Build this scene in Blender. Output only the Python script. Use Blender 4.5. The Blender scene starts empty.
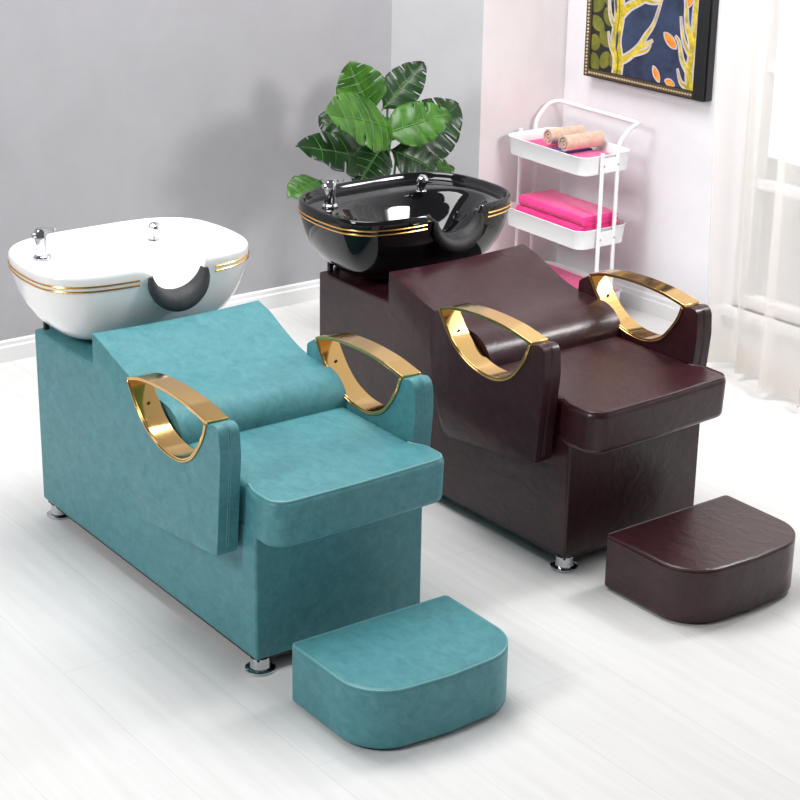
import bpy, bmesh, math, random
from mathutils import Vector, Matrix, noise
random.seed(4)
PI = math.pi
scn = bpy.context.scene
C = scn.collection

# ------------------------------------------------------------------ materials
def sr(r, g, b):
    f = lambda c: (c/255/12.92) if c/255 <= .04045 else ((c/255+.055)/1.055)**2.4
    return (f(r), f(g), f(b), 1)

def new_mat(name):
    m = bpy.data.materials.new(name); m.use_nodes = True
    nt = m.node_tree; b = nt.nodes['Principled BSDF']
    return m, nt, b

def plain(name, col, rough=.5, metal=0, coat=0, spec=.5):
    m, nt, b = new_mat(name)
    b.inputs['Base Color'].default_value = col
    b.inputs['Roughness'].default_value = rough
    b.inputs['Metallic'].default_value = metal
    b.inputs['Coat Weight'].default_value = coat
    b.inputs['Coat Roughness'].default_value = .05
    b.inputs['Specular IOR Level'].default_value = spec
    return m

def noise_mat(name, c1, c2, scale, rough, bump=.1, bscale=60, detail=5, stretch=(1,1,1), rot=(0,0,0), spec=.5, coat=0,
              sheen=0, fine=0, bdist=.004, lo=.35, hi=.65, coatr=.2, warp=.6):
    m, nt, b = new_mat(name); N = nt.nodes; L = nt.links
    tc = N.new('ShaderNodeTexCoord'); mp = N.new('ShaderNodeMapping')
    mp.inputs['Scale'].default_value = stretch; mp.inputs['Rotation'].default_value = rot
    L.new(tc.outputs['Object'], mp.inputs[0])
    n1 = N.new('ShaderNodeTexNoise'); n1.inputs['Scale'].default_value = scale; n1.inputs['Detail'].default_value = detail
    n1.inputs['Roughness'].default_value = .65; n1.inputs['Distortion'].default_value = warp
    L.new(mp.outputs[0], n1.inputs['Vector'])
    r = N.new('ShaderNodeValToRGB'); r.color_ramp.elements[0].color = c1; r.color_ramp.elements[1].color = c2
    r.color_ramp.elements[0].position = lo; r.color_ramp.elements[1].position = hi
    L.new(n1.outputs['Fac'], r.inputs[0]); L.new(r.outputs[0], b.inputs['Base Color'])
    b.inputs['Roughness'].default_value = rough; b.inputs['Specular IOR Level'].default_value = spec
    b.inputs['Coat Weight'].default_value = coat; b.inputs['Coat Roughness'].default_value = coatr
    b.inputs['Sheen Weight'].default_value = sheen
    n2 = N.new('ShaderNodeTexNoise'); n2.inputs['Scale'].default_value = bscale; n2.inputs['Detail'].default_value = 4
    L.new(mp.outputs[0], n2.inputs['Vector'])
    bp = N.new('ShaderNodeBump'); bp.inputs['Strength'].default_value = bump; bp.inputs['Distance'].default_value = bdist
    L.new(n2.outputs['Fac'], bp.inputs['Height'])
    if fine:
        n3 = N.new('ShaderNodeTexNoise'); n3.inputs['Scale'].default_value = fine; n3.inputs['Detail'].default_value = 3
        n3.inputs['Distortion'].default_value = 1.2
        L.new(mp.outputs[0], n3.inputs['Vector'])
        b2 = N.new('ShaderNodeBump'); b2.inputs["Strength"].default_value = .25; b2.inputs['Distance'].default_value = .008
        L.new(n3.outputs['Fac'], b2.inputs['Height']); L.new(b2.outputs[0], bp.inputs['Normal'])
    L.new(bp.outputs[0], b.inputs['Normal'])
    return m

M = {}
M['teal'] = noise_mat('teal_leather', sr(66,126,133), sr(86,148,155), 20, .42, .10, 260, 10, (1,1.5,1.5), (0,0,.5), .35, lo=.3, hi=.7, warp=.8)
M['maroon'] = noise_mat('maroon_leather', sr(40,16,22), sr(60,27,33), 18, .29, .22, 180, 10, (1,1.5,1.5), (0,0,.5), .42, lo=.3, hi=.7, fine=10, coat=.08, coatr=.12, warp=.8)
M['teal_seam'] = plain('teal_piping', sr(100,158,162), .4)
M['maroon_seam'] = plain('maroon_piping', sr(66,38,42), .3)
M['thread'] = plain('pale_thread', sr(150,200,202), .6)
M['gold'] = plain('polished_gold', (.74,.47,.18,1), .12, 1)
M['stripe'] = plain('gold_stripe', (.78,.45,.14,1), .25, 1)
M['chrome'] = plain('chrome', (.62,.63,.65,1), .07, 1)
M['black'] = plain('black_metal', (.012,.012,.013,1), .4)
M['screw'] = plain('dark_screw', (.08,.05,.02,1), .3, 1)
M['white_ceramic'] = plain('white_ceramic', (.93,.93,.93,1), .12, 0, .5)
M['black_ceramic'] = plain('black_ceramic', (.005,.005,.006,1), .05, 0, 0)
M['rubber'] = noise_mat('charcoal_rubber', sr(46,47,50), sr(62,63,66), 60, .6, .4, 400)
M['black_rubber'] = noise_mat('black_rubber', sr(14,14,15), sr(24,24,25), 60, .45, .4, 400)
M['wall_grey'] = noise_mat('grey_paint', sr(170,169,173), sr(176,175,179), 3, .75, .05, 200)
M['wall_pale'] = noise_mat('pale_grey_paint', sr(184,184,187), sr(189,189,192), 3, .75, .05, 200)
M['wall_white'] = noise_mat('white_paint', sr(232,231,234), sr(238,237,240), 3, .7, .05, 200)
M['wall_pink'] = noise_mat('warm_white_paint', sr(226,218,219), sr(232,225,226), 3, .7, .05, 200)
M['trim'] = plain('white_gloss_trim', sr(238,238,238), .4)
M['metal_white'] = plain('white_powder_coat', sr(240,240,241), .35)
M['pink'] = noise_mat('hot_pink_towelling', sr(236,26,128), sr(250,52,150), 40, .9, .6, 500, sheen=.4, bdist=.003)
M['purple'] = noise_mat('purple_cloth', sr(60,22,140), sr(80,34,160), 40, .9, .5, 500, sheen=.3)
M['beige'] = noise_mat('beige_towelling', sr(206,172,150), sr(224,196,176), 40, .95, .7, 450, sheen=.3, bdist=.003)
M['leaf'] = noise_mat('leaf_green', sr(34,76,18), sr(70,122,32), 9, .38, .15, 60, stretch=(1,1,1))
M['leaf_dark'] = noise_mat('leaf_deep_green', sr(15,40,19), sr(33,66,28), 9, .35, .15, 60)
M['vein'] = plain('leaf_vein', sr(92,144,62), .5)
M['stem'] = noise_mat('stem_green', sr(44,112,52), sr(78,150,74), 20, .5, .1)
M['pot'] = plain('dark_pot', sr(50,50,52), .5)
M['soil'] = noise_mat('soil', sr(48,34,24), sr(76,56,40), 60, .95, .8, 120)
M['blackframe'] = plain('black_frame', (.012,.012,.014,1), .35)
M['goldframe'] = plain('antique_gold_bead', (.72,.58,.38,1), .38, .7)
M['umber'] = plain('dark_gilt', (.10,.07,.035,1), .5, .3)
M['p_navy'] = noise_mat('painted_navy', sr(24,34,62), sr(52,66,98), 8, .6, .1, 100)
M['p_olive'] = noise_mat('painted_olive', sr(84,92,26), sr(128,126,40), 12, .6, .1, 100)
M['p_dark'] = plain('painted_black', sr(26,26,20), .6)
M['p_yellow'] = noise_mat('painted_yellow', sr(150,140,24), sr(236,206,52), 26, .6, .1, 100)
M['p_pale'] = noise_mat('painted_pale_outline', sr(170,168,196), sr(222,206,190), 14, .6, .1, 100)
M['p_orange'] = noise_mat('painted_orange', sr(226,120,30), sr(250,180,50), 20, .6, .1, 100)

def floor_mat():
    m, nt, b = new_mat('white_wood_floor'); N = nt.nodes; L = nt.links
    tc = N.new('ShaderNodeTexCoord')
    mp = N.new('ShaderNodeMapping'); mp.inputs['Scale'].default_value = (1.1, 16, 1)
    L.new(tc.outputs['Object'], mp.inputs[0])
    n = N.new('ShaderNodeTexNoise'); n.inputs['Scale'].default_value = 1.6; n.inputs['Detail'].default_value = 7; n.inputs['Roughness'].default_value = .6
    L.new(mp.outputs[0], n.inputs['Vector'])
    r = N.new('ShaderNodeValToRGB'); r.color_ramp.elements[0].color = sr(222,221,219); r.color_ramp.elements[1].color = sr(230,229,228)
    r.color_ramp.elements[0].position = .3; r.color_ramp.elements[1].position = .62
    L.new(n.outputs['Fac'], r.inputs[0])
    bk = N.new('ShaderNodeTexBrick'); bk.inputs['Scale'].default_value = 1
    bk.inputs['Color1'].default_value = (1,1,1,1); bk.inputs['Color2'].default_value = (.975,.975,.975,1)
    bk.inputs['Mortar'].default_value = (.90,.89,.88,1); bk.inputs['Mortar Size'].default_value = .0022
    bk.inputs['Brick Width'].default_value = 1.7; bk.inputs['Row Height'].default_value = .34; bk.inputs['Mortar Smooth'].default_value = .4
    mp2 = N.new('ShaderNodeMapping'); mp2.inputs['Location'].default_value = (.62, .12, 0)
    L.new(tc.outputs['Object'], mp2.inputs[0]); L.new(mp2.outputs[0], bk.inputs['Vector'])
    mx = N.new('ShaderNodeMix'); mx.data_type = 'RGBA'; mx.blend_type = 'MULTIPLY'; mx.inputs[0].default_value = 1
    L.new(r.outputs[0], mx.inputs[6]); L.new(bk.outputs[0], mx.inputs[7]); L.new(mx.outputs[2], b.inputs['Base Color'])
    b.inputs['Roughness'].default_value = .38; b.inputs['Specular IOR Level'].default_value = .35
    return m
M['floor'] = floor_mat()

def sheer():
    m = bpy.data.materials.new('sheer_curtain'); m.use_nodes = True; nt = m.node_tree; N = nt.nodes; L = nt.links
    N.clear(); o = N.new('ShaderNodeOutputMaterial')
    t = N.new('ShaderNodeBsdfTransparent'); t.inputs[0].default_value = (1,1,1,1)
    d = N.new('ShaderNodeBsdfDiffuse'); d.inputs[0].default_value = sr(240,235,230)
    tl = N.new('ShaderNodeBsdfTranslucent'); tl.inputs[0].default_value = sr(240,235,230)
    a = N.new('ShaderNodeMixShader'); a.inputs[0].default_value = .4
    L.new(d.outputs[0], a.inputs[1]); L.new(tl.outputs[0], a.inputs[2])
    b = N.new('ShaderNodeMixShader'); b.inputs[0].default_value = .48
    L.new(t.outputs[0], b.inputs[1]); L.new(a.outputs[0], b.inputs[2]); L.new(b.outputs[0], o.inputs[0])
    return m
M['sheer'] = sheer()
def glass():
    m = bpy.data.materials.new('window_glass'); m.use_nodes = True; nt = m.node_tree; N = nt.nodes; L = nt.links
    N.clear(); o = N.new('ShaderNodeOutputMaterial')
    t = N.new('ShaderNodeBsdfTransparent'); g = N.new('ShaderNodeBsdfGlossy'); g.inputs['Roughness'].default_value = .02
    b = N.new('ShaderNodeMixShader'); b.inputs[0].default_value = .05
    L.new(t.outputs[0], b.inputs[1]); L.new(g.outputs[0], b.inputs[2]); L.new(b.outputs[0], o.inputs[0])
    return m
M['glass'] = glass()

# ------------------------------------------------------------------ helpers
def link(name, bm, mats, parent=None, smooth=True, angle=40):
    bmesh.ops.recalc_face_normals(bm, faces=bm.faces[:])
    me = bpy.data.meshes.new(name); bm.to_mesh(me); bm.free()
    for m in (mats if isinstance(mats, (list, tuple)) else [mats]): me.materials.append(m)
    if smooth:
        for p in me.polygons: p.use_smooth = True
        me.set_sharp_from_angle(angle=math.radians(angle))
    o = bpy.data.objects.new(name, me); C.objects.link(o)
    if parent: o.parent = parent
    return o

def thing(name, label, cat, loc=(0,0,0), rz=0, group=None):
    o = bpy.data.objects.new(name, None); C.objects.link(o); o.empty_display_size = .1
    o.location = loc; o.rotation_euler = (0,0,rz)
    o['label'] = label; o['category'] = cat
    if group: o['group'] = group
    return o
def tag(o, label, cat, group=None):
    o['label'] = label; o['category'] = cat
    if group: o['group'] = group
    return o
def struct(o, label=None):
    o['kind'] = 'structure'
    if label: o['label'] = label
    return o
def bevel(o, w, seg=3, ang=35):
    m = o.modifiers.new('bevel', 'BEVEL'); m.width = w; m.segments = seg; m.limit_method = 'ANGLE'
    m.angle_limit = math.radians(ang); m.harden_normals = False
    return o

def box(bm, x0, x1, y0, y1, z0, z1, mi=0, mat=None):
    vs = [bm.verts.new((x, y, z)) for x in (x0, x1) for y in (y0, y1) for z in (z0, z1)]
    if mat:
        for v in vs: v.co = mat @ v.co
    for q in ((0,1,3,2),(4,6,7,5),(0,4,5,1),(2,3,7,6),(0,2,6,4),(1,5,7,3)):
        f = bm.faces.new([vs[i] for i in q]); f.material_index = mi
    return vs

def prism(bm, pts, ax, a, b, mi=0, n=1):
    """extrude a closed outline; ax='y': pts are (x,z), ax='z': pts are (x,y), ax='x': pts are (y,z)"""
    def P(p, t):
        return {'y': (p[0], t, p[1]), 'z': (p[0], p[1], t), 'x': (t, p[0], p[1])}[ax]
    rings = [[bm.verts.new(P(p, a+(b-a)*k/n)) for p in pts] for k in range(n+1)]
    m = len(pts)
    for k in range(n):
        for i in range(m):
            f = bm.faces.new((rings[k][i], rings[k][(i+1) % m], rings[k+1][(i+1) % m], rings[k+1][i])); f.material_index = mi
    f = bm.faces.new(rings[0]); f.material_index = mi
    f = bm.faces.new(rings[-1][::-1]); f.material_index = mi
    return rings

def tube(bm, pts, r, seg=10, closed=False, mi=0, cap=True, rr=None):
    pts = [Vector(p) for p in pts]; n = len(pts); rings = []
    up = None
    for i, p in enumerate(pts):
        if closed: t = pts[(i+1) % n]-pts[i-1]
        else: t = pts[min(i+1, n-1)]-pts[max(i-1, 0)]
        t.normalize()
        if up is None:
            up = Vector((0,0,1)) if abs(t.z) < .9 else Vector((1,0,0))
        a = t.cross(up); a.normalize(); b = a.cross(t); b.normalize(); up = b
        R = rr[i] if rr else r
        rings.append([bm.verts.new(p+a*math.cos(2*PI*k/seg)*R+b*math.sin(2*PI*k/seg)*R) for k in range(seg)])
    for i in range(n if closed else n-1):
        A, B = rings[i], rings[(i+1) % n]
        for k in range(seg):
            f = bm.faces.new((A[k], A[(k+1) % seg], B[(k+1) % seg], B[k])); f.material_index = mi
    if cap and not closed:
        f = bm.faces.new(rings[0][::-1]); f.material_index = mi
        f = bm.faces.new(rings[-1]); f.material_index = mi

def lathe(bm, prof, cx=0, cy=0, seg=32, mi=0, mat=None):
    rings = []
    for r, z in prof:
        rings.append([bm.verts.new((cx+r*math.cos(2*PI*k/seg), cy+r*math.sin(2*PI*k/seg), z)) for k in range(seg)])
    if mat:
        for R in rings:
            for v in R: v.co = mat @ v.co
    for A, B in zip(rings, rings[1:]):
        for k in range(seg):
            f = bm.faces.new((A[k], A[(k+1) % seg], B[(k+1) % seg], B[k])); f.material_index = mi
    f = bm.faces.new(rings[0][::-1]); f.material_index = mi
    f = bm.faces.new(rings[-1]); f.material_index = mi

def spline(pts, n=8, closed=False):
    """Catmull-Rom through points"""
    P = [Vector(p) for p in pts]; m = len(P); out = []
    rng = range(m) if closed else range(m-1)
    for i in rng:
        if closed: a, b, c, d = P[i-1], P[i], P[(i+1) % m], P[(i+2) % m]
        else: a, b, c, d = P[max(i-1, 0)], P[i], P[i+1], P[min(i+2, m-1)]
        for k in range(n):
            t = k/n
            out.append(.5*((2*b)+(c-a)*t+(2*a-5*b+4*c-d)*t*t+(3*b-a-3*c+d)*t**3))
    if not closed: out.append(P[-1])
    return out

def round_poly(pts, rad, seg=6):
    """round the corners of a closed 2-D polygon; rad a list"""
    out = []; n = len(pts)
    for i in range(n):
        p = Vector(pts[i]); a = Vector(pts[i-1])-p; b = Vector(pts[(i+1) % n])-p; r = rad[i]
        if r <= 0: out.append(tuple(p)); continue
        la, lb = a.length, b.length; a.normalize(); b.normalize()
        ang = a.angle(b); d = min(r/math.tan(ang/2), la*.49, lb*.49); r = d*math.tan(ang/2)
        c = p+(a+b).normalized()*(r/math.sin(ang/2))
        s = p+a*d-c; e = p+b*d-c
        a0 = math.atan2(s.y, s.x); a1 = math.atan2(e.y, e.x); da = (a1-a0+PI) % (2*PI)-PI
        for k in range(seg+1):
            t = a0+da*k/seg; out.append((c.x+r*math.cos(t), c.y+r*math.sin(t)))
    return out

def inset(pts, d):
    """move a closed ccw outline inwards"""
    out = []; n = len(pts)
    for i in range(n):
        t = Vector(pts[(i+1) % n])-Vector(pts[i-1]); t.normalize()
        out.append((pts[i][0]-t.y*d, pts[i][1]+t.x*d))
    return out

# ------------------------------------------------------------------ the room
WX = -1.5                                        # the grey wall
def wy(x): return 3.31+.085*(x+.47)               # the white wall
F = bmesh.new(); box(F, -4, 9, -6, 6, -.05, 0)
struct(link('floor', F, M['floor'], smooth=False))
COL = (-1.1, 2.76)
b = bmesh.new(); box(b, WX-.12, WX, -6, 2.54, 0, 2.9)
struct(link('wall_back', b, M['wall_grey'], smooth=False))
b = bmesh.new(); prism(b, [(WX-.12, 2.54), (WX, 2.54), COL, (COL[0]-.06, COL[1]+.06), (WX-.12, 2.8)], 'z', 0, 2.9)
struct(link('wall_return', b, M['wall_pale'], smooth=False))
b = bmesh.new(); prism(b, [COL, (-1.1, wy(-1.1)), (-1.3, wy(-1.1)), (-1.16, 2.83)], 'z', 0, 2.9)
struct(link('wall_column', b, M['wall_pink'], smooth=False))
WA = math.atan(.085)
def wall_frame(x):     # matrix whose x runs along the white wall, +y into the wall, origin on its face at x
    return Matrix.Translation((x, wy(x), 0)) @ Matrix.Rotation(WA, 4, 'Z')
w0 = wall_frame(-1.1)
b = bmesh.new()
def bxw(bm, x0, x1, y0, y1, z0, z1, mi=0): box(bm, x0, x1, y0, y1, z0, z1, mi, w0)
WIN0, WIN1, WZ0, WZ1 = 1.10, 3.0, .16, 2.35
bxw(b, 0, WIN0, 0, .16, 0, 2.9); bxw(b, WIN1, 5.6, 0, .16, 0, 2.9)
bxw(b, WIN0, WIN1, 0, .16, 0, WZ0); bxw(b, WIN0, WIN1, 0, .16, WZ1, 2.9)
struct(link('wall_right', b, M['wall_white'], smooth=False))
# baseboards
def bb_prof(): return [(0, 0), (.016, 0), (.016, .066), (.010, .072), (.010, .088), (.004, .095), (0, .095)]
b = bmesh.new(); prism(b, [(WX+d, z) for d, z in bb_prof()], 'y', -6, 2.54)
struct(link('baseboard_back', b, M['trim'], smooth=False))
def bb_line(name, P, Q):
    P, Q = Vector(P), Vector(Q); d = Q-P; L = d.length; a = math.atan2(d.y, d.x)
    m = Matrix.Translation((P.x, P.y, 0)) @ Matrix.Rotation(a, 4, 'Z')
    b = bmesh.new(); R = prism(b, [(-t, z) for t, z in bb_prof()], 'x', 0, L)
    bmesh.ops.transform(b, matrix=m, verts=b.verts[:])
    struct(link(name, b, M['trim'], smooth=False))
bb_line('baseboard_return', (WX, 2.54), COL)
bb_line('baseboard_column', COL, (-1.1, wy(-1.1)))
bb_line('baseboard_right', (-1.1, wy(-1.1)), (4.4, wy(4.4)))
# window
b = bmesh.new()
fw = .05
bxw(b, WIN0, WIN0+fw, .03, .1, WZ0, WZ1); bxw(b, WIN1-fw, WIN1, .03, .1, WZ0, WZ1)
bxw(b, WIN0+fw, WIN1-fw, .03, .1, WZ0, WZ0+.05); bxw(b, WIN0+fw, WIN1-fw, .03, .1, WZ1-.05, WZ1)
for k in range(1, 4):
    x = WIN0+(WIN1-WIN0)*k/4; bxw(b, x-.02, x+.02, .035, .095, WZ0+.05, WZ1-.05)
for z in (.72, 1.23, 1.74):
    for k in range(4):
        xa = WIN0+(WIN1-WIN0)*k/4+(fw if k == 0 else .02); xb = WIN0+(WIN1-WIN0)*(k+1)/4-(fw if k == 3 else .02)
        bxw(b, xa, xb, .04, .09, z-.018, z+.018)
win = struct(link('window_1', b, M['trim'], smooth=False), 'white framed window behind the sheer curtain')
b = bmesh.new(); bxw(b, WIN0+fw, WIN1-fw, .064, .068, WZ0+.05, WZ1-.05)
link('pane', b, M['glass'], win, smooth=False)
b = bmesh.new(); bxw(b, WIN0-.05, WIN1+.05, -.06, .03, WZ0-.03, WZ0); bxw(b, WIN0-.03, WIN1+.03, -.02, 0, WZ0-.08, WZ0-.03)
link('window_sill', b, M['trim'], win, smooth=False)

# ------------------------------------------------------------------ salon chair
ARM_U = [(.838,.777), (.868,.735), (.907,.689), (.95,.655), (.996,.633), (1.05,.619), (1.104,.615), (1.15,.619), (1.19,.634), (1.225,.657), (1.262,.70), (1.288,.74), (1.305,.786)]
ARM_TOP = [(.838,.777), (.90,.797), (.97,.808), (1.044,.813), (1.12,.813), (1.202,.808), (1.26,.799), (1.312,.790)]
FRONT_U = 1.305
def strip(bm, path, th, y0, y1, side, mi=0):
    """bent metal strip following path (x,z) of thickness th"""
    P = spline([(p[0], p[1], 0) for p in path], 5); A, B = [], []
    for i, p in enumerate(P):
        t = P[min(i+1, len(P)-1)]-P[max(i-1, 0)]; t.normalize()
        nrm = Vector((-t.y, t.x, 0))*side
        A.append((p.x, p.y)); B.append((p.x+nrm.x*th, p.y+nrm.y*th))
    prism(bm, A+B[::-1], 'y', y0, y1, mi)

def make_armrest(parent, y0, y1, leather, seam):
    U = [(p.x, p.y) for p in spline([(a, c, 0) for a, c in ARM_U], 5)]
    outer = round_poly([(1.306,.789), (1.372,.800), (1.379,.70), (1.350,.388), (.868,.333), (.806,.50), (.780,.70), (.783,.745), (.836,.779)],
                       [0, .048, 0, .012, .055, .2, .05, .02, 0], 6)
    pts = U+outer[1:]                       # down the U, then round the outside
    pts = [(p[0], p[1]) for p in pts]
    # clean near duplicates
    cl = []
    for p in pts:
        if not cl or (Vector(p)-Vector(cl[-1])).length > .002: cl.append(p)
    if (Vector(cl[0])-Vector(cl[-1])).length < .002: cl.pop()
    b = bmesh.new(); R = prism(b, cl, 'y', y0, y1)
    # round the two rims of the slab
    rim = [e for e in b.edges if len(e.link_faces) == 2 and any(len(f.verts) > 4 for f in e.link_faces)]
    bmesh.ops.bevel(b, geom=rim, offset=.015, segments=5, profile=.5, affect='EDGES', clamp_overlap=True)
    arm = link('armrest', b, leather, parent, angle=50)
    # stitched seams down the front face
    b = bmesh.new()
    for yy in (y0+.030, y0+.037):
        tube(b, [(1.345,yy,.802), (1.366,yy,.792), (1.375,yy,.772), (1.3785,yy,.70), (1.3665,yy,.56), (1.3525,yy,.41)], .0011, 6)
    link('seam', b, seam, arm)
    b = bmesh.new()
    e = .003
    strip(b, ARM_U, .009, y0-e, y1+e, 1)
    strip(b, [(x, z-.005) for x, z in ARM_TOP], .011, y0-e, y1+e-.004, 1)
    # thin folded lips round the opening on both faces
    loop = [(p.x, p.y) for p in spline([(a, c, 0) for a, c in ARM_U], 4)]
    for yy in (y0-e, y1+e):
        tube(b, [(x, yy, z) for x, z in loop], .004, 6)
    bmesh.ops.create_icosphere(b, subdivisions=2, radius=.0045, matrix=Matrix.Translation((.9015, (y0+y1)/2, .7135)))
    b.faces.ensure_lookup_table()
    for f in b.faces[-80:]: f.material_index = 1
    tr = link('gold_trim', b, [M['gold'], M['screw']], arm, angle=35)
    bevel(tr, .0012, 2)
    return arm

BX, BY, BA, BB = .116, .304, .275, .396
NY = .345             # basin centre and half-sizes
def basin_pt(th, s, z):
    c, s_ = math.cos(th), math.sin(th); n = 2/3.55
    x = abs(c)**n*math.copysign(1, c); y = abs(s_)**n*math.copysign(1, s_)
    ax = BA*(1.0 if x > 0 else 1.0)
    # the back is a little narrower than the front
    yy = y*BB*(1-.07*max(0, -x))
    return [BX+x*ax*s, BY+yy*s, z]
NOTCH_W = .104
def notch_z(y):
    t = (y-NY)/NOTCH_W
    if abs(t) >= 1: return None
    return .955-.125*math.sqrt(1-t*t)**1.1
def make_basin(parent, mat, pad_mat):
    N = 176
    prof = [(.0,.690), (.30,.690), (.56,.692), (.71,.708), (.82,.745), (.895,.790), (.945,.835), (.978,.882), (.995,.920), (.999,.940),
            (.992,.950), (.978,.955), (.958,.952), (.945,.943), (.93,.930)]
    b = bmesh.new(); rings = []
    for s, z in prof[1:]:
        rings.append([b.verts.new(basin_pt(2*PI*k/N, s, z)) for k in range(N)])
    # inside: deck at the back, bowl in front
    def inner_z(x, y):
        u = (x-(BX+.055))/.178; v = (y-BY)/.315
        r = (abs(u)**2.4+abs(v)**2.4)**(1/2.4)
        d = max(0, min(1, (1.04-r)/.62)); d = d*d*(3-2*d)
        return .928-.150*d
    for s in [.915,.9,.885,.87,.85,.83,.81,.79,.77,.75,.72,.69,.66,.62,.58,.54,.5,.45,.4,.34,.28,.22,.16,.1,.05]:
        ring = []
        for k in range(N):
            p = basin_pt(2*PI*k/N, s, 0); t = min(1, s/.93)
            p[0] = p[0]+(1-t)*.04
            p[2] = inner_z(p[0], p[1]); ring.append(b.verts.new(p))
        rings.append(ring)
    for R in rings:
        for v in R:
            if v.co.x > BX+.02:
                nz = notch_z(v.co.y)
                if nz is not None and v.co.z > nz and v.co.x > BX+.12:
                    v.co.z = nz+(v.co.z-.955)*.12
                elif nz is not None and v.co.z > nz:
                    f = (v.co.x-(BX+.02))/.10; v.co.z = v.co.z*(1-f)+f*(nz+(v.co.z-.955)*.12)
    for A, B in zip(rings, rings[1:]):
        for k in range(N): b.faces.new((A[k], A[(k+1) % N], B[(k+1) % N], B[k]))
    b.faces.new(rings[0][::-1]); b.faces.new(rings[-1])
    bas = link('basin', b, mat, parent, angle=75)
    # two gold lines round the outside, open at the neck
    for z, s in ((.919,.9945), (.903,.9882)):
        b = bmesh.new(); pts = []
        for k in range(0, N*2+1):
            th = 2*PI*k/(N*2)
            p = basin_pt(th, s+.0035, z)
            pts.append(p)
        seg = [p for p in pts if not (p[0] > BX+.1 and abs(p[1]-NY-.004) < .136)]
        # start the run at the gap
        i0 = max(range(len(seg)), key=lambda i: (Vector(seg[i])-Vector(seg[i-1])).length)
        seg = seg[i0:]+seg[:i0]
        seg = [p for i, p in enumerate(seg) if i == 0 or (Vector(p)-Vector(seg[i-1])).length > 1e-4]
        tube(b, seg, .0032, 6)
        link('gold_stripe', b, M['stripe'], bas)
    # neck rest: thick crescent of soft rubber lining the notch
    b = bmesh.new(); NP = 36; rings = []
    for i in range(NP+1):
        t = -1+2*i/NP; a = t*PI/2*.98
        y = NY+math.sin(a)*(NOTCH_W-.004); z = .928-.096*math.cos(a)
        thick = .006+.024*max(0, math.cos(a))**.8; wide = .026+.030*math.cos(a)
        nrm = Vector((0, -math.sin(a), math.cos(a)))       # towards the inside of the U
        cen = Vector((BX+BA*.965+.004, y, z))-nrm*thick*.15
        rg = []
        for k in range(14):
            ph = 2*PI*k/14; cx = math.copysign(abs(math.cos(ph))**.7, math.cos(ph)); sy = math.copysign(abs(math.sin(ph))**.7, math.sin(ph))
            tilt = -.35*cx*thick
            rg.append(b.verts.new(cen+Vector((cx*wide*.62, 0, 0))+nrm*(sy*thick+tilt)))
        rings.append(rg)
    for A, B in zip(rings, rings[1:]):
        for k in range(14): b.faces.new((A[k], A[(k+1) % 14], B[(k+1) % 14], B[k]))
    b.faces.new(rings[0][::-1]); b.faces.new(rings[-1])
    link('neck_rest', b, pad_mat, bas, angle=60)
    # mixer tap
    b = bmesh.new(); fx, fy, fz = .022, .034, .928
    lathe(b, [(.030,fz), (.031,fz+.006), (.027,fz+.012), (.021,fz+.014), (.021,fz+.066), (.0235,fz+.068), (.0235,fz+.096), (.019,fz+.103)], fx, fy, 28)
    m = Matrix.Translation((fx, fy, fz+.096)) @ Matrix.Rotation(.55, 4, 'Z') @ Matrix.Rotation(-.12, 4, 'Y')
    prism_b = [(-.016,-.013), (.05,-.009), (.056,-.004), (.056,.004), (.05,.009), (-.016,.013)]
    vs0 = len(b.verts); b.verts.ensure_lookup_table()
    R = prism(b, prism_b, 'z', 0, .009)
    for rr in R:
        for v in rr: v.co = m @ v.co
    tube(b, [(fx-.0,fy-.022,fz+.082), (fx-.0,fy-.031,fz+.082)], .009, 14)
    link('mixer_tap', b, M['chrome'], bas)
    # spray hose holder
    b = bmesh.new(); hx, hy, hz = .035, .448, .93
    lathe(b, [(.021,hz), (.021,hz+.003), (.0165,hz+.006), (.0165,hz+.024)], hx, hy, 24)
    mt = Matrix.Translation((hx, hy, hz+.030)) @ Matrix.Rotation(.5, 4, 'Y')
    lathe(b, [(.012,-.012), (.0205,-.008), (.0215,.02), (.019,.029), (.012,.033), (.004,.034)], 0, 0, 24, mat=mt)
    link('hose_holder', b, M['chrome'], bas)
    return bas

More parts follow.
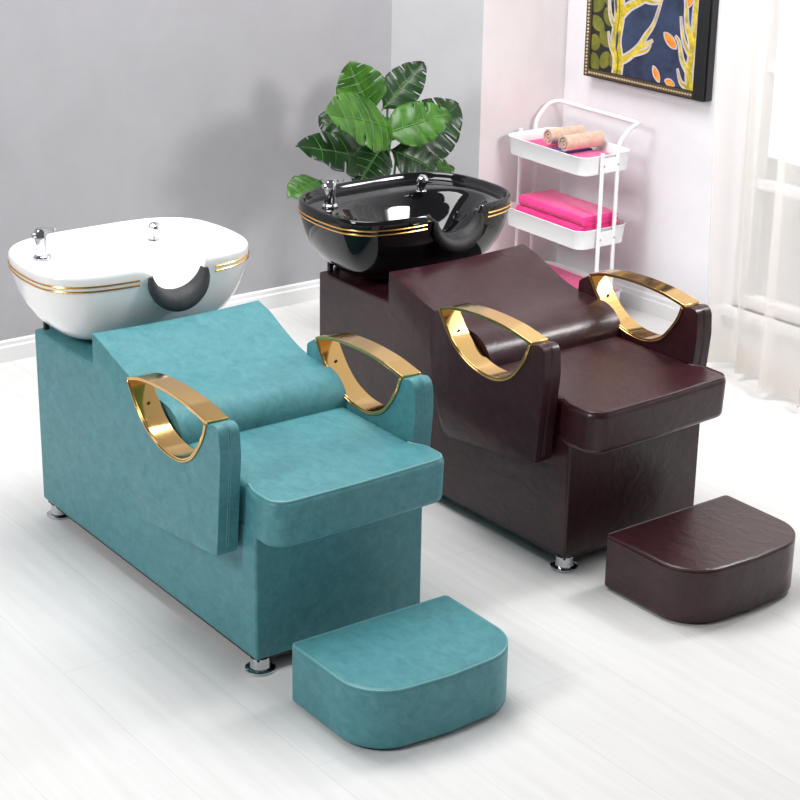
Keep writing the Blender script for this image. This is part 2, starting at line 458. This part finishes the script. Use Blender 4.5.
def make_chair(name, label, loc, rz, leather, seam, ceramic, pad):
    t = thing(name, label, 'shampoo chair', loc, rz)
    # upholstered box body
    b = bmesh.new()
    prism(b, [(0,.0534), (1.422,.0534), (1.422,.474), (1.0,.474), (.76,.655), (.44,.679), (0,.679)], 'y', 0, .6)
    bevel(link('base', b, leather, t), .008, 3)
    b = bmesh.new(); box(b, .012, 1.41, .012, .588, .040, .056)
    link('bottom_board', b, M['black'], t, smooth=False)
    # reclined back
    top = [(p.x, p.y) for p in spline([(.4372,.790,0), (.50,.776,0), (.56,.757,0), (.64,.733,0), (.72,.714,0), (.80,.706,0), (.88,.704,0), (.94,.695,0), (.985,.668,0), (1.01,.628,0), (1.014,.585,0)], 4)]
    prof = [(.437,.640), (.437,.70)]+top+[(1.0,.48), (.80,.48)]
    b = bmesh.new(); R = prism(b, prof, 'y', -.0006, .598, n=10)
    for ring in R:
        for v in ring:
            k = max(0, min(1, (.78-v.co.x)/.26))
            if v.co.y > .3: v.co.y += .024*k*(v.co.y-.3)/.3
            # the top of the pad is slightly hollowed across its width
            h = (v.co.y-.3)/.3
            if v.co.z > .66: v.co.z -= .006*(1-h*h)*max(0, min(1, (1.0-v.co.x)/.1))
    ed = []
    for e in b.edges:
        if len(e.link_faces) != 2: continue
        mz = (e.verts[0].co.z+e.verts[1].co.z)/2; mx_ = (e.verts[0].co.x+e.verts[1].co.x)/2
        capped = any(len(f.verts) > 4 for f in e.link_faces)
        if capped and ((mz > .70 and mx_ < .8) or (mz > .60 and mx_ >= .8) or (mx_ < .438 and mz > .705)): ed.append(e)
        elif not capped and mx_ < .4405 and abs(mz-.7835) < .012 and e.calc_face_angle(0) > .5: ed.append(e)
    bmesh.ops.bevel(b, geom=ed, offset=.012, segments=4, profile=.5, affect='EDGES', clamp_overlap=True)
    link('backrest', b, leather, t, angle=45)
    # seat, wider in front of the arms
    plan = round_poly([(.98,.004), (1.370,.004), (1.415,-.010), (1.548,-.010), (1.546,.30), (1.530,.618), (1.415,.618), (1.370,.592), (.98,.592)],
                      [0, .03, .04, .075, 0, .05, .04, .03, 0], 8)
    b = bmesh.new(); R = prism(b, plan, 'z', .454, .602)
    for v in R[0]:
        v.co.x = 1.0+(v.co.x-1.0)*.985
    seat = link('seat', b, leather, t, angle=50)
    bevel(seat, .020, 5, 50)
    # piping and stitch along the top front edge
    ins = inset(plan, .010)
    run = [(p[0], p[1], .5995) for p in ins if p[0] > 1.36]
    b = bmesh.new(); tube(b, run, .0042, 8)
    link('piping', b, seam, seat)
    for y0, y1, g0, g1 in ((-.085, -.016, -.018, .003), (.594, .663, .598, .6)):
        arm = make_armrest(t, y0, y1, leather, seam)
        if g0 < 0:
            b = bmesh.new(); box(b, .90, 1.30, g0, g1, .42, .60); link('arm_bracket', b, leather, arm)
    for x, y in ((.055,.035), (1.385,.035), (.055,.565), (1.385,.565)):
        b = bmesh.new()
        lathe(b, [(.042,0), (.046,.003), (.046,.008), (.040,.011), (.031,.013), (.030,.018), (.030,.046)], x, y, 32)
        link('foot', b, M['chrome'], t)
    # black stand carrying the basin
    b = bmesh.new()
    for yy in (.035, .065, .535, .565):
        box(b, .016, .032, yy-.008, yy+.008, .679, .84)
    box(b, .016, .032, .027, .573, .70, .712)
    lathe(b, [(.15,.679), (.16,.684), (.15,.692)], .135, .305, 36)
    link('basin_stand', b, M['black'], t, smooth=False)
    make_basin(t, ceramic, pad)
    return t

make_chair('shampoo_chair', 'teal leather shampoo chair with white wash basin and gold trimmed armrests', (0,0,0), 0,
           M['teal'], M['teal_seam'], M['white_ceramic'], M['rubber'])
MX, MY, MR = -.02566, 1.17141, .023484
make_chair('shampoo_chair', 'dark maroon leather shampoo chair with glossy black wash basin and gold trimmed armrests', (MX,MY,0), MR,
           M['maroon'], M['maroon_seam'], M['black_ceramic'], M['black_rubber'])

def make_stool(label, loc, rz, leather, seam, W=.566):
    t = thing('footstool', label, 'footstool', loc, rz)
    plan = round_poly([(0,.006), (.385,.006), (.404,W/2), (.385,W), (0,W)], [.015, .17, 0, .17, .015], 12)
    # keep the front slightly bowed
    b = bmesh.new(); prism(b, plan, 'z', .008, .197)
    bevel(link('cushion', b, leather, t, angle=50), .013, 4, 50)
    b = bmesh.new(); tube(b, [(x, y, .1928) for x, y in inset(plan, .004)], .0035, 8, closed=True)
    link('piping', b, seam, t)
    b = bmesh.new(); prism(b, inset(plan, .018), 'z', 0, .013)
    link('base_board', b, M['black'], t, smooth=False)
def mloc(x, y):
    return (MX+x*math.cos(MR)-y*math.sin(MR), MY+x*math.sin(MR)+y*math.cos(MR), 0)
make_stool('teal leather footstool with rounded front corners on the white floor', (1.606,-.005,0), .0, M['teal'], M['teal_seam'], .562)
make_stool('dark maroon leather footstool with rounded front corners on the white floor', mloc(1.577,.026), MR, M['maroon'], M['maroon_seam'], .558)

# ------------------------------------------------------------------ trolley
TX0, TX1, TY0, TY1 = -1.05, -.49, 2.86, 3.165
tr = thing('storage_trolley', 'white metal three tier trolley holding towels against the white wall', 'trolley', ((TX0+TX1)/2, (TY0+TY1)/2, 0))
tcx, tcy = (TX0+TX1)/2, (TY0+TY1)/2; hx_, hy_ = (TX1-TX0)/2, (TY1-TY0)/2
def tray(z0, z1):
    b = bmesh.new()
    def ring(s, z):
        q = round_poly([(-hx_+s,-hy_+s), (hx_-s,-hy_+s), (hx_-s,hy_-s), (-hx_+s,hy_-s)], [.055-s*.8]*4, 8)
        return [b.verts.new((x, y, z)) for x, y in q]
    R = [ring(.018,z0), ring(.012,z0+.004), ring(.004,z1-.004), ring(-.001,z1), ring(.002,z1+.002), ring(.006,z1-.002), ring(.015,z0+.006)]
    n = len(R[0])
    for A, B in zip(R, R[1:]):
        for k in range(n): b.faces.new((A[k], A[(k+1) % n], B[(k+1) % n], B[k]))
    b.faces.new(R[0][::-1]); b.faces.new(R[-1])
    return link('tray', b, M['metal_white'], tr, angle=50)
TRZ = ((.70,.787), (.362,.452), (.055,.135))
for z0, z1 in TRZ: tray(z0, z1)
for sx in (-1, 1):
    b = bmesh.new(); x = sx*(hx_+.006)
    for yy in (-.045, .045):
        top = .80 if yy < 0 else .78
        tube(b, [(x, yy-.0, .06), (x, yy, top)], .0095, 12)
    for z0, z1 in TRZ:
        box(b, x-.004, x+.004, -.045, .045, z0+.012, z1-.012)
    tube(b, [(x, -.11, .06), (x, .11, .06)], .009, 10)
    link('post', b, M['metal_white'], tr)
    for z0, z1 in TRZ[:2]:
        for yy in (-.042, .040):
            b = bmesh.new(); xs = x+sx*.009; zz = (z0+z1)/2
            tube(b, [(xs, yy, zz), (xs+sx*.004, yy, zz)], .0052, 12)
            link('screw', b, M['chrome'], tr)
b = bmesh.new(); xa = hx_+.006; yb = .175
pth = [(-xa,.045,.78), (-xa,.05,.83), (-xa,.075,.865), (-xa,.12,.898), (-xa+.01,yb-.012,.906), (-xa+.045,yb,.906), (0,yb,.906), (xa-.045,yb,.906), (xa-.01,yb-.012,.906), (xa,.12,.898), (xa,.075,.865), (xa,.05,.83), (xa,.045,.78)]
tube(b, spline(pth, 6), .0095, 12)
link('handle', b, M['metal_white'], tr)
for sx in (-1, 1):
    for sy in (-1, 1):
        b = bmesh.new(); x, y = sx*(hx_-.01), sy*.11
        tube(b, [(x, y, .045), (x, y, .065)], .006, 10); tube(b, [(x-.012, y, .0225), (x+.012, y, .0225)], .0225, 20)
        box(b, x-.016, x+.016, y-.007, y+.007, .03, .048)
        link('caster', b, M['metal_white'], tr)

# towels --------------------------------------------------------------
def folded(name, x0, x1, y0, y1, z0, th, mat, layers=2, seed=0, slope=0):
    """a towel folded over at its front edge, extruded along x"""
    rnd = random.Random(seed)
    h = th/layers; b = bmesh.new()
    for L in range(layers):
        za, zb = z0+L*h+.0006, z0+(L+1)*h-.0006
        r = (zb-za)/2
        pts = [(y1-.006*rnd.random(), za), (y1-.006*rnd.random(), zb)]
        pts = []
        for k in range(9):
            a = PI/2+PI*k/8; pts.append((y0+r+math.cos(a)*r, (za+zb)/2+math.sin(a)*r))
        yy = y1-.004-.01*rnd.random()
        for k in range(9):
            a = -PI/2+PI*k/8; pts.append((yy-r+math.cos(a)*r, (za+zb)/2+math.sin(a)*r))
        R = prism(b, pts, 'x', x0+.006*rnd.random(), x1-.006*rnd.random(), n=24)
    # front fold closes over all layers
    r = th/2; pts = []
    for k in range(13):
        a = PI/2+PI*k/12; pts.append((y0+r*.6+math.cos(a)*r*.9, z0+r+math.sin(a)*r*.985))
    prism(b, pts, 'x', x0+.001, x1-.001, n=24)
    for v in b.verts:
        q = noise.noise(Vector((v.co.x*9+seed*3, v.co.y*9, 0)))
        if v.co.z > z0+th*.6: v.co.z += q*.0035-.0
        v.co.y += noise.noise(Vector((v.co.x*14, seed, v.co.z*30)))*.003
    return link(name, b, mat, angle=50)
lay = 'folded towels stacked on the middle tray'
z = TRZ[1][0]+.010
for i, (lab, dx, dy) in enumerate((('hot pink folded towel at the bottom of the middle tray stack', .035, 0),
                                   ('hot pink folded towel in the middle of the middle tray stack', .034, .0),
                                   ('hot pink folded towel on top of the middle tray stack', .045, .004))):
    th = (.047, .045, .045)[i]
    tag(folded('towel', TX0+.03+dx, TX1-.035+dx*.2, TY0+.042+dy, TY1-.045, z, th, M['pink'], 2, i+1), lab, 'towel', lay)
    z += th+.001
tag(folded('towel', TX0+.03, TX1-.04, TY0+.03, TY1-.03, TRZ[2][0]+.008, .075, M['pink'], 3, 8), 'hot pink folded towel lying on the lowest trolley tray', 'towel')
zt = TRZ[0][0]+.008
tag(folded('towel', TX0+.05, TX0+.23, TY0+.04, TY1-.02, zt, .047, M['pink'], 2, 11), 'pink folded towel at the far left of the top tray', 'towel')
tag(folded('towel', TX1-.215, TX1-.035, TY0+.035, TY1-.02, zt, .047, M['pink'], 2, 12), 'pink folded towel under the right beige roll on the top tray', 'towel')
tag(folded('cloth', TX0+.236, TX1-.222, TY0+.03, TY1-.04, zt, .050, M['purple'], 2, 14), 'purple folded cloth between the pink towels on the top tray', 'cloth')
def roll(label, cx, cy, cz, rz, L, R):
    b = bmesh.new(); turns = 2.6; n = 110; th = .0105; o, i_ = [], []
    for k in range(n+1):
        t = k/n; a = t*turns*2*PI; r = R*(.16+.84*t)
        o.append((r*math.cos(a), r*math.sin(a))); i_.append(((r-th*.8)*math.cos(a), (r-th*.8)*math.sin(a)))
    for k in range(n):
        q = [o[k], o[k+1], i_[k+1], i_[k]]
        for yy0, yy1 in ((-L/2, L/2),):
            A = [b.verts.new((p[0], yy0+.003*math.sin(k*.13), p[1])) for p in q]; B = [b.verts.new((p[0], yy1, p[1])) for p in q]
            b.faces.new((A[0], A[1], B[1], B[0])); b.faces.new((A[2], A[3], B[3], B[2])); b.faces.new(A[::-1]); b.faces.new(B)
    bmesh.ops.remove_doubles(b, verts=b.verts[:], dist=.0003)
    o_ = link('rolled_towel', b, M['beige'], angle=45)
    o_.location = (cx, cy, cz); o_.rotation_euler = (0, 0, rz)
    o_['label'] = label; o_['category'] = 'towel'; o_['group'] = 'rolled beige towels on the top tray'
    return o_
RZT = zt+.0515
roll('beige rolled towel lying further back left on the top tray', -.832, 3.045, RZT+.0435, -.08, .19, .043)
roll('beige rolled towel lying nearer the right on the top tray', -.700, 3.03, RZT+.0435, -.02, .21, .043)

# ------------------------------------------------------------------ painting
pw = Matrix.Translation((-1.0, wy(-1.0), 0)) @ Matrix.Rotation(WA, 4, 'Z')
pt = thing('framed_painting', 'framed painting of yellow branches on dark blue above the trolley', 'painting', (pw @ Vector((.431, -.03, 1.045))), WA)
# local: x -.38..+.38, y front = -.03 .. back .03, z 0..1.0
PH = .95; PWd = .360; D0, D1 = -.032, .028
b = bmesh.new()
for (x0, x1, z0, z1) in ((-PWd, -PWd+.04, 0, PH), (PWd-.06, PWd, 0, PH), (-PWd+.04, PWd-.06, 0, .04), (-PWd+.04, PWd-.06, PH-.04, PH)):
    box(b, x0, x1, D0+.006, D1, z0, z1)
box(b, PWd, PWd+.008, D0+.02, D1, 0, PH)
bevel(link('frame', b, M['blackframe'], pt, smooth=False), .003, 2)
b = bmesh.new()
g0, g1 = .008, .036
for (x0, x1, z0, z1) in ((-PWd+g0, -PWd+g1, g0, PH-g0), (-PWd+g1, PWd-.055, g0, g1), (-PWd+g1, PWd-.055, PH-g1, PH-g0)):
    box(b, x0, x1, D0+.002, D0+.008, z0, z1)
mid = (g0+g1)/2
def beads(P, Q):
    P, Q = Vector(P), Vector(Q); n = int((Q-P).length/.0155)
    for k in range(n):
        c = P.lerp(Q, (k+.5)/n)
        bmesh.ops.create_icosphere(b, subdivisions=1, radius=.0062, matrix=Matrix.Translation((c.x, D0+.0, c.y)))
beads((-PWd+mid, g0), (-PWd+mid, PH-g0)); beads((-PWd+g1, mid), (PWd-.055, mid)); beads((-PWd+g1, PH-mid), (PWd-.055, PH-mid))
for f in b.faces:
    if len(f.verts) == 4: f.material_index = 1
link('bead_moulding', b, [M['goldframe'], M['umber']], pt)
# canvas with its picture, in layers of paint less than a millimetre thick
b = bmesh.new(); CX0, CX1, CZ0, CZ1 = -PWd+.034, PWd-.055, .034, PH-.034
box(b, CX0, CX1, D0+.010, D0+.016, CZ0, CZ1, 0)
yl = D0+.0098
cw, chh = CX1-CX0, CZ1-CZ0
def cp(u, v): return (CX0+u*cw, CZ0+v*cw)            # v in units of width, from the bottom
def clip(x, z): return (max(CX0, min(CX1, x)), max(CZ0, min(CZ1, z)))
def patch(pts, mi, lay):
    y = yl-lay*.0004; P = []
    for p in pts:
        q = clip(*p)
        if not P or (Vector(q)-Vector(P[-1])).length > 1e-4: P.append(q)
    if len(P) < 3: return
    try:
        f = b.faces.new([b.verts.new((x, y, z)) for x, z in P]); f.material_index = mi
    except ValueError: pass
def branch(pts, w0, w1, mi, lay):
    S = spline([(u, v, 0) for u, v in pts], 8); n = len(S)
    for i in range(n-1):
        def e(j):
            t = S[min(j+1, n-1)]-S[max(j-1, 0)]; t.normalize(); w = w0+(w1-w0)*j/(n-1)
            return (S[j].x-t.y*w, S[j].y+t.x*w), (S[j].x+t.y*w, S[j].y-t.x*w)
        a, c = e(i), e(i+1); patch([cp(*a[0]), cp(*c[0]), cp(*c[1]), cp(*a[1])], mi, lay)
def leafp(u, v, L, W, ang, mi, lay):
    pts = []
    for k in range(20):
        a = 2*PI*k/20; x = math.cos(a)*L; y = math.sin(a)*W*(1-.0*abs(math.cos(a)))*abs(math.sin(a))**.4
        pts.append(cp(u+x*math.cos(ang)-y*math.sin(ang), v+x*math.sin(ang)+y*math.cos(ang)))
    patch(pts, mi, lay)
# olive cells at the left on black
patch([cp(0,0), cp(.27,0), cp(.22,.25), cp(.20,.55), cp(.22,1.0), cp(.2,1.27), cp(0,1.27)], 2, 1)
rl = random.Random(7)
for k, (u, v, L, W, a) in enumerate([(.05,.06,.05,.07,.3), (.15,.09,.07,.05,1.1), (.04,.2,.06,.06,.1), (.14,.24,.07,.05,2.3), (.06,.34,.08,.05,2.6), (.16,.40,.07,.045,1.9),
        (.06,.48,.08,.05,.9), (.16,.55,.07,.05,1.3), (.05,.62,.08,.06,2.2), (.14,.70,.08,.05,.8), (.05,.78,.07,.05,1.5), (.14,.86,.08,.05,2.0), (.06,.95,.08,.06,1.0), (.15,1.05,.08,.05,.6), (.05,1.15,.07,.06,1.3), (.22,.10,.05,.04,1.5)]):
    leafp(u, v, L, W, a, 1, 2)
BR = [([(.27,-.02), (.28,.1), (.25,.25), (.27,.45), (.24,.7), (.28,1.0), (.26,1.28)], .055, .05),
      ([(.27,.10), (.36,.14), (.46,.22), (.53,.32), (.60,.42), (.66,.60)], .035, .006),
      ([(.46,.22), (.54,.26), (.60,.30)], .02, .005), ([(.42,.18), (.54,.22), (.58,.27)], .02, .004),
      ([(.27,.42), (.36,.50), (.48,.56), (.60,.64), (.74,.74)], .045, .006), ([(.50,.57), (.58,.56), (.66,.57)], .02, .005),
      ([(.27,.55), (.34,.66), (.40,.80), (.46,.86)], .035, .006), ([(.26,.30), (.18,.42), (.16,.58)], .02, .004), ([(.26,.75), (.40,.82), (.55,.84), (.70,.90)], .04, .006),
      ([(.27,.95), (.40,1.0), (.55,1.02), (.64,1.12)], .035, .006), ([(.26,.12), (.20,.2), (.17,.30)], .018, .004),
      ([(.98,-.02), (.95,.12), (.96,.30), (.90,.45), (.88,.60), (.84,.74)], .045, .006), ([(.95,.12), (.88,.20), (.84,.32), (.80,.36)], .022, .005),
      ([(.95,.02), (.88,.05), (.84,.14)], .02, .004), ([(.95,.25), (.88,.34), (.84,.50)], .02, .005), ([(.97,.30), (.97,.60), (1.0,.85)], .03, .015), ([(.97,.8), (.93,1.0), (.96,1.28)], .03, .02)]
BR = [(p, w0*.68, w1*.9) for p, w0, w1 in BR]
for i, (p, w0, w1) in enumerate(BR): branch(p, w0+.017, w1+.008, 4, 3+i*.02)
for i, (p, w0, w1) in enumerate(BR): branch(p, w0, max(.002, w1-.003), 3, 4+i*.02)
for i, (p, w0, w1) in enumerate(BR[:9]):
    if w0 > .034: branch(p, .006, .002, 1, 5+i*.02)
leafp(.26, .24, .07, .010, 1.5, 0, 6); leafp(.23, .5, .06, .009, 1.7, 0, 6); leafp(.28, .72, .06, .009, 1.4, 0, 6)
for (u, v, L, W, a) in ((.76,.32,.07,.030,-.65), (.65,.07,.055,.022,-1.0), (.86,.66,.07,.028,-.75), (.66,.88,.06,.026,-.5), (.92,.62,.05,.02,1.2), (.78,.03,.04,.02,-.2), (.62,1.15,.07,.03,.5), (.80,1.1,.06,.03,-.9)):
    leafp(u, v, L+.012, W+.010, a, 4, 7); leafp(u, v, L, W, a, 5, 8)
link('canvas', b, [M['p_navy'], M['p_olive'], M['p_dark'], M['p_yellow'], M['p_pale'], M['p_orange']], pt, smooth=False)

# ------------------------------------------------------------------ plant
PX, PY = -.95, 2.06
pl = thing('potted_plant', 'green split leaf plant standing behind the black basin against the grey wall', 'plant', (PX,PY,0))
b = bmesh.new(); lathe(b, [(.10,0), (.105,.005), (.135,.26), (.14,.265), (.14,.285), (.128,.285), (.124,.25)], 0, 0, 40)
link('pot', b, M['pot'], pl, angle=40)
b = bmesh.new(); lathe(b, [(.122,.235), (.122,.255), (.05,.262)], 0, 0, 32)
link('soil', b, M['soil'], pl)
def leaf(tip, base, W, hint, mat, droop=.12, cup=.12, seed=0, cuts=5):
    """split heart-shaped leaf; base is where the stalk joins (towards the notch), tip the point"""
    base, tip = Vector(base), Vector(tip); ax = tip-base; L = ax.length; ax.normalize()
    hint = Vector(hint); nrm = (hint-ax*hint.dot(ax)).normalized(); side = ax.cross(nrm)
    rnd = random.Random(seed)
    b = bmesh.new()
    def Wd(u):    # half width along the leaf (-.18..1)
        u = max(-.18, min(1, u)); t = (u+.18)/1.18
        return W*.5*(math.sin(PI*t**.72))**.62*1.02
    def P(u, t, sg, lift=0):
        w = Wd(u); y = sg*t*w
        x = (u+.16*t*(1-u)*.9-.0)*L
        zz = -droop*L*(max(0, u)**2)+cup*abs(y)-.9*(y*y)/max(W, .01)*.55+lift
        zz += .006*math.sin(u*22+sg*1.5)*t
        return base+ax*x+side*y+nrm*zz
    nt = 9
    for sg in (-1, 1):
        us = [-.18]; 
        bounds = [-.18]+[(-.02+(.86)*(k/(cuts)))+rnd.uniform(-.02,.02) for k in range(1, cuts+1)]+[1.0]
        T0 = [2]+[rnd.choice((.42,.55,.7)) for _ in range(cuts)]+[2]; T0[1] = .9
        for k in range(len(bounds)-1):
            a0, a1 = bounds[k], bounds[k+1]; t0a = T0[k]; t0b = T0[k+1]
            grid = []
            for i in range(nt+1):
                t = i/nt
                ga = min(.013, max(0, t-t0a)*.09) if k > 0 else 0; gb = min(.013, max(0, t-t0b)*.09) if k < len(bounds)-2 else 0
                row = []
                for j in range(6):
                    u = (a0+ga)+(a1-gb-a0-ga)*j/5
                    tt = t*(1-.018*(abs(j-2.5)/2.5)**3*(t > .85))
                    row.append(b.verts.new(P(u, tt, sg)))
                grid.append(row)
            for i in range(nt):
                for j in range(5):
                    b.faces.new((grid[i][j], grid[i][j+1], grid[i+1][j+1], grid[i+1][j]))
    bmesh.ops.remove_doubles(b, verts=b.verts[:], dist=.0004)
    # veins
    tube(b, [P(u, 0, 1, .0012) for u in (-.17,0,.2,.4,.6,.8,.97)], .002, 5, mi=1, rr=[.003,.003,.0026,.0022,.0018,.0012,.0006])
    for sg in (-1, 1):
        for k in range(cuts+1):
            u0 = .0+.8*k/(cuts+.5)
            tube(b, [P(u0+.02*t, t, sg, .0010) for t in (.0,.3,.6,.9)], .001, 4, mi=1, rr=[.0016,.0012,.0009,.0004])
    o = link('leaf', b, [mat, M['vein']], pl, angle=60)
    s = o.modifiers.new('thick', 'SOLIDIFY'); s.thickness = .0012
    return o
def stalk(p, q, bulge):
    p, q = Vector(p), Vector(q); m = p.lerp(q, .55)+Vector(bulge)
    b = bmesh.new(); P = spline([p, p.lerp(m, .5)+Vector((0,0,.02)), m, q], 6)
    tube(b, P, .006, 8, rr=[.0085-.004*i/len(P) for i in range(len(P))])
    link('stalk', b, M['stem'], pl)
# leaf data relative to the pot: base (x,y,z), tip, width, roll, dark?
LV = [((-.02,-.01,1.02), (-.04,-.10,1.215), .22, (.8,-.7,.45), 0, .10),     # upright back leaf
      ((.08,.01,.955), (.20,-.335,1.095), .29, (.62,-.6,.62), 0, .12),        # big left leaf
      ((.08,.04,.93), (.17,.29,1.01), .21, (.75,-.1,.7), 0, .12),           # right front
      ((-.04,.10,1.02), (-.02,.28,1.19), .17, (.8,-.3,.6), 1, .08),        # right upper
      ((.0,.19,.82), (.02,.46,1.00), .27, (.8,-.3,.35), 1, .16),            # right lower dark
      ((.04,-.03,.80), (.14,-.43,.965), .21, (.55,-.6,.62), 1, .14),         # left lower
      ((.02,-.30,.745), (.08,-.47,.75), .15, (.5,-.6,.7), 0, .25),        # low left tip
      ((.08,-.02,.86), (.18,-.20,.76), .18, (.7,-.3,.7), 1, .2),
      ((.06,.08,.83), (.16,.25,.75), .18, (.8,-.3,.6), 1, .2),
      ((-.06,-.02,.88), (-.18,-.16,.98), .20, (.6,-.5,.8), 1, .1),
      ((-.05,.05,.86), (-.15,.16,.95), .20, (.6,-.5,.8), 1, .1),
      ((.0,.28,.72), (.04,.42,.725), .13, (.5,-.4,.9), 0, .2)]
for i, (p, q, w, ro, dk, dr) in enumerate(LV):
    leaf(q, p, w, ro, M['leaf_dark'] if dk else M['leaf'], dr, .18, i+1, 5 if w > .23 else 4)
    a = i*2.4; r = .03
    stalk((r*math.cos(a), r*math.sin(a), .25), p, (p[0]*.1, p[1]*.15, .02))

# ------------------------------------------------------------------ curtain
b = bmesh.new(); NX, NZ = 220, 40; g = []
for j in range(NZ+1):
    v = j/NZ; z = .03+v*2.40; row = []
    for i in range(NX+1):
        u = i/NX
        xl = .21-.13*(z/1.5) if z < 1.5 else .08-.04*(z-1.5)
        x = xl+(1.75-xl)*u
        base = 3.07-.10*min(1, u*3)*(1-.5*v)+.07*v+.10*max(0, u-.33)
        amp = .058*(1-.45*v)
        ph = u*2*PI*8+.9+.8*math.sin(u*13)+.35*math.sin(v*3+u*5)
        y = base-amp*math.sin(ph)-.022*math.sin(ph*.43+1)+.010*math.sin(ph*2.1+v*4)
        x2 = x+.018*math.cos(ph)
        row.append(b.verts.new((x2, y, z+(.006*math.sin(ph) if j == 0 else 0))))
    g.append(row)
for j in range(NZ):
    for i in range(NX): b.faces.new((g[j][i], g[j][i+1], g[j+1][i+1], g[j+1][i]))
cu = thing('curtain', 'sheer white floor length curtain hanging before the window', 'curtain', (0,0,0))
link('sheer_fabric', b, M['sheer'], cu, angle=180)
me_ = bpy.data.objects['sheer_fabric'].data
b = bmesh.new(); lo = [[None]*(NX+1) for _ in range(3)]
for j in range(3):
    for i in range(NX+1):
        c = me_.vertices[j*(NX+1)+i].co; lo[j][i] = b.verts.new((c.x, c.y-.003, c.z+.001))
for j in range(2):
    for i in range(NX): b.faces.new((lo[j][i], lo[j][i+1], lo[j+1][i+1], lo[j+1][i]))
link('hem', b, M['sheer'], cu, angle=180)
b = bmesh.new(); tube(b, [(-.3,3.16,2.46), (1.85,3.2,2.46)], .014, 14)
for i in range(14):
    x = -.1+i*.14; tube(b, [(x, 3.16+.04*(x+.3)/2.1, 2.446), (x, 3.16+.04*(x+.3)/2.1, 2.425)], .003, 6)
for x in (-.25, 1.8):
    tube(b, [(x, 3.18, 2.46), (x, wy(x), 2.46)], .008, 8)
link('rod', b, M['trim'], cu)

# ------------------------------------------------------------------ light
w = bpy.data.worlds.new('world'); scn.world = w; w.use_nodes = True
bg = w.node_tree.nodes['Background']; bg.inputs[1].default_value = 1
_N = w.node_tree.nodes; _L = w.node_tree.links        # overcast daylight outside the window side, dim elsewhere
_tc = _N.new('ShaderNodeTexCoord'); _sp = _N.new('ShaderNodeSeparateXYZ'); _rp = _N.new('ShaderNodeValToRGB')
_L.new(_tc.outputs['Generated'], _sp.inputs[0]); _L.new(_sp.outputs['Y'], _rp.inputs[0]); _L.new(_rp.outputs[0], bg.inputs[0])
_rp.color_ramp.elements[0].position = .35; _rp.color_ramp.elements[0].color = (.16,.16,.165,1)
_rp.color_ramp.elements[1].position = .75; _rp.color_ramp.elements[1].color = (1.7,1.7,1.7,1)
def area(name, loc, target, size, power, col=(1,1,1), sy=None):
    l = bpy.data.lights.new(name, 'AREA'); l.energy = power; l.color = col; l.size = size
    if sy: l.shape = 'RECTANGLE'; l.size_y = sy
    o = bpy.data.objects.new(name, l); C.objects.link(o); o.location = loc
    o.rotation_euler = (Vector(target)-Vector(loc)).to_track_quat('-Z', 'Y').to_euler()
    return o
area('softbox_left', (1.6,-6.2,5.2), (.4,.9,.3), 1.8, 310)
area('softbox_top', (-.2,.7,4.6), (.4,1.0,0), 2.4, 205)
area('softbox_right', (1.7,2.75,2.0), (-1.2,1.7,.8), .5, 42)

# ------------------------------------------------------------------ camera
cam = bpy.data.cameras.new('camera'); co = bpy.data.objects.new('camera', cam); C.objects.link(co)
yaw, pit, rol, fpx = 2.51453504, .36741267, .0168848, 1922.61297
fwv = Vector((math.cos(yaw)*math.cos(pit), math.sin(yaw)*math.cos(pit), -math.sin(pit)))
r = fwv.cross(Vector((0,0,1))).normalized(); u = r.cross(fwv)
r2 = r*math.cos(rol)+u*math.sin(rol); u2 = u*math.cos(rol)-r*math.sin(rol)
mw = Matrix((r2, u2, -fwv)).transposed().to_4x4(); mw.translation = Vector((5.71724,-2.60639,2.81402))
co.matrix_world = mw
cam.sensor_width = 36; cam.lens = fpx/800*36; cam.clip_end = 60
scn.camera = co
scn.view_settings.view_transform = 'Standard'; scn.view_settings.look = 'None'
scn.view_settings.exposure = -.08; scn.view_settings.gamma = 1; scn.view_settings.use_curve_mapping = False
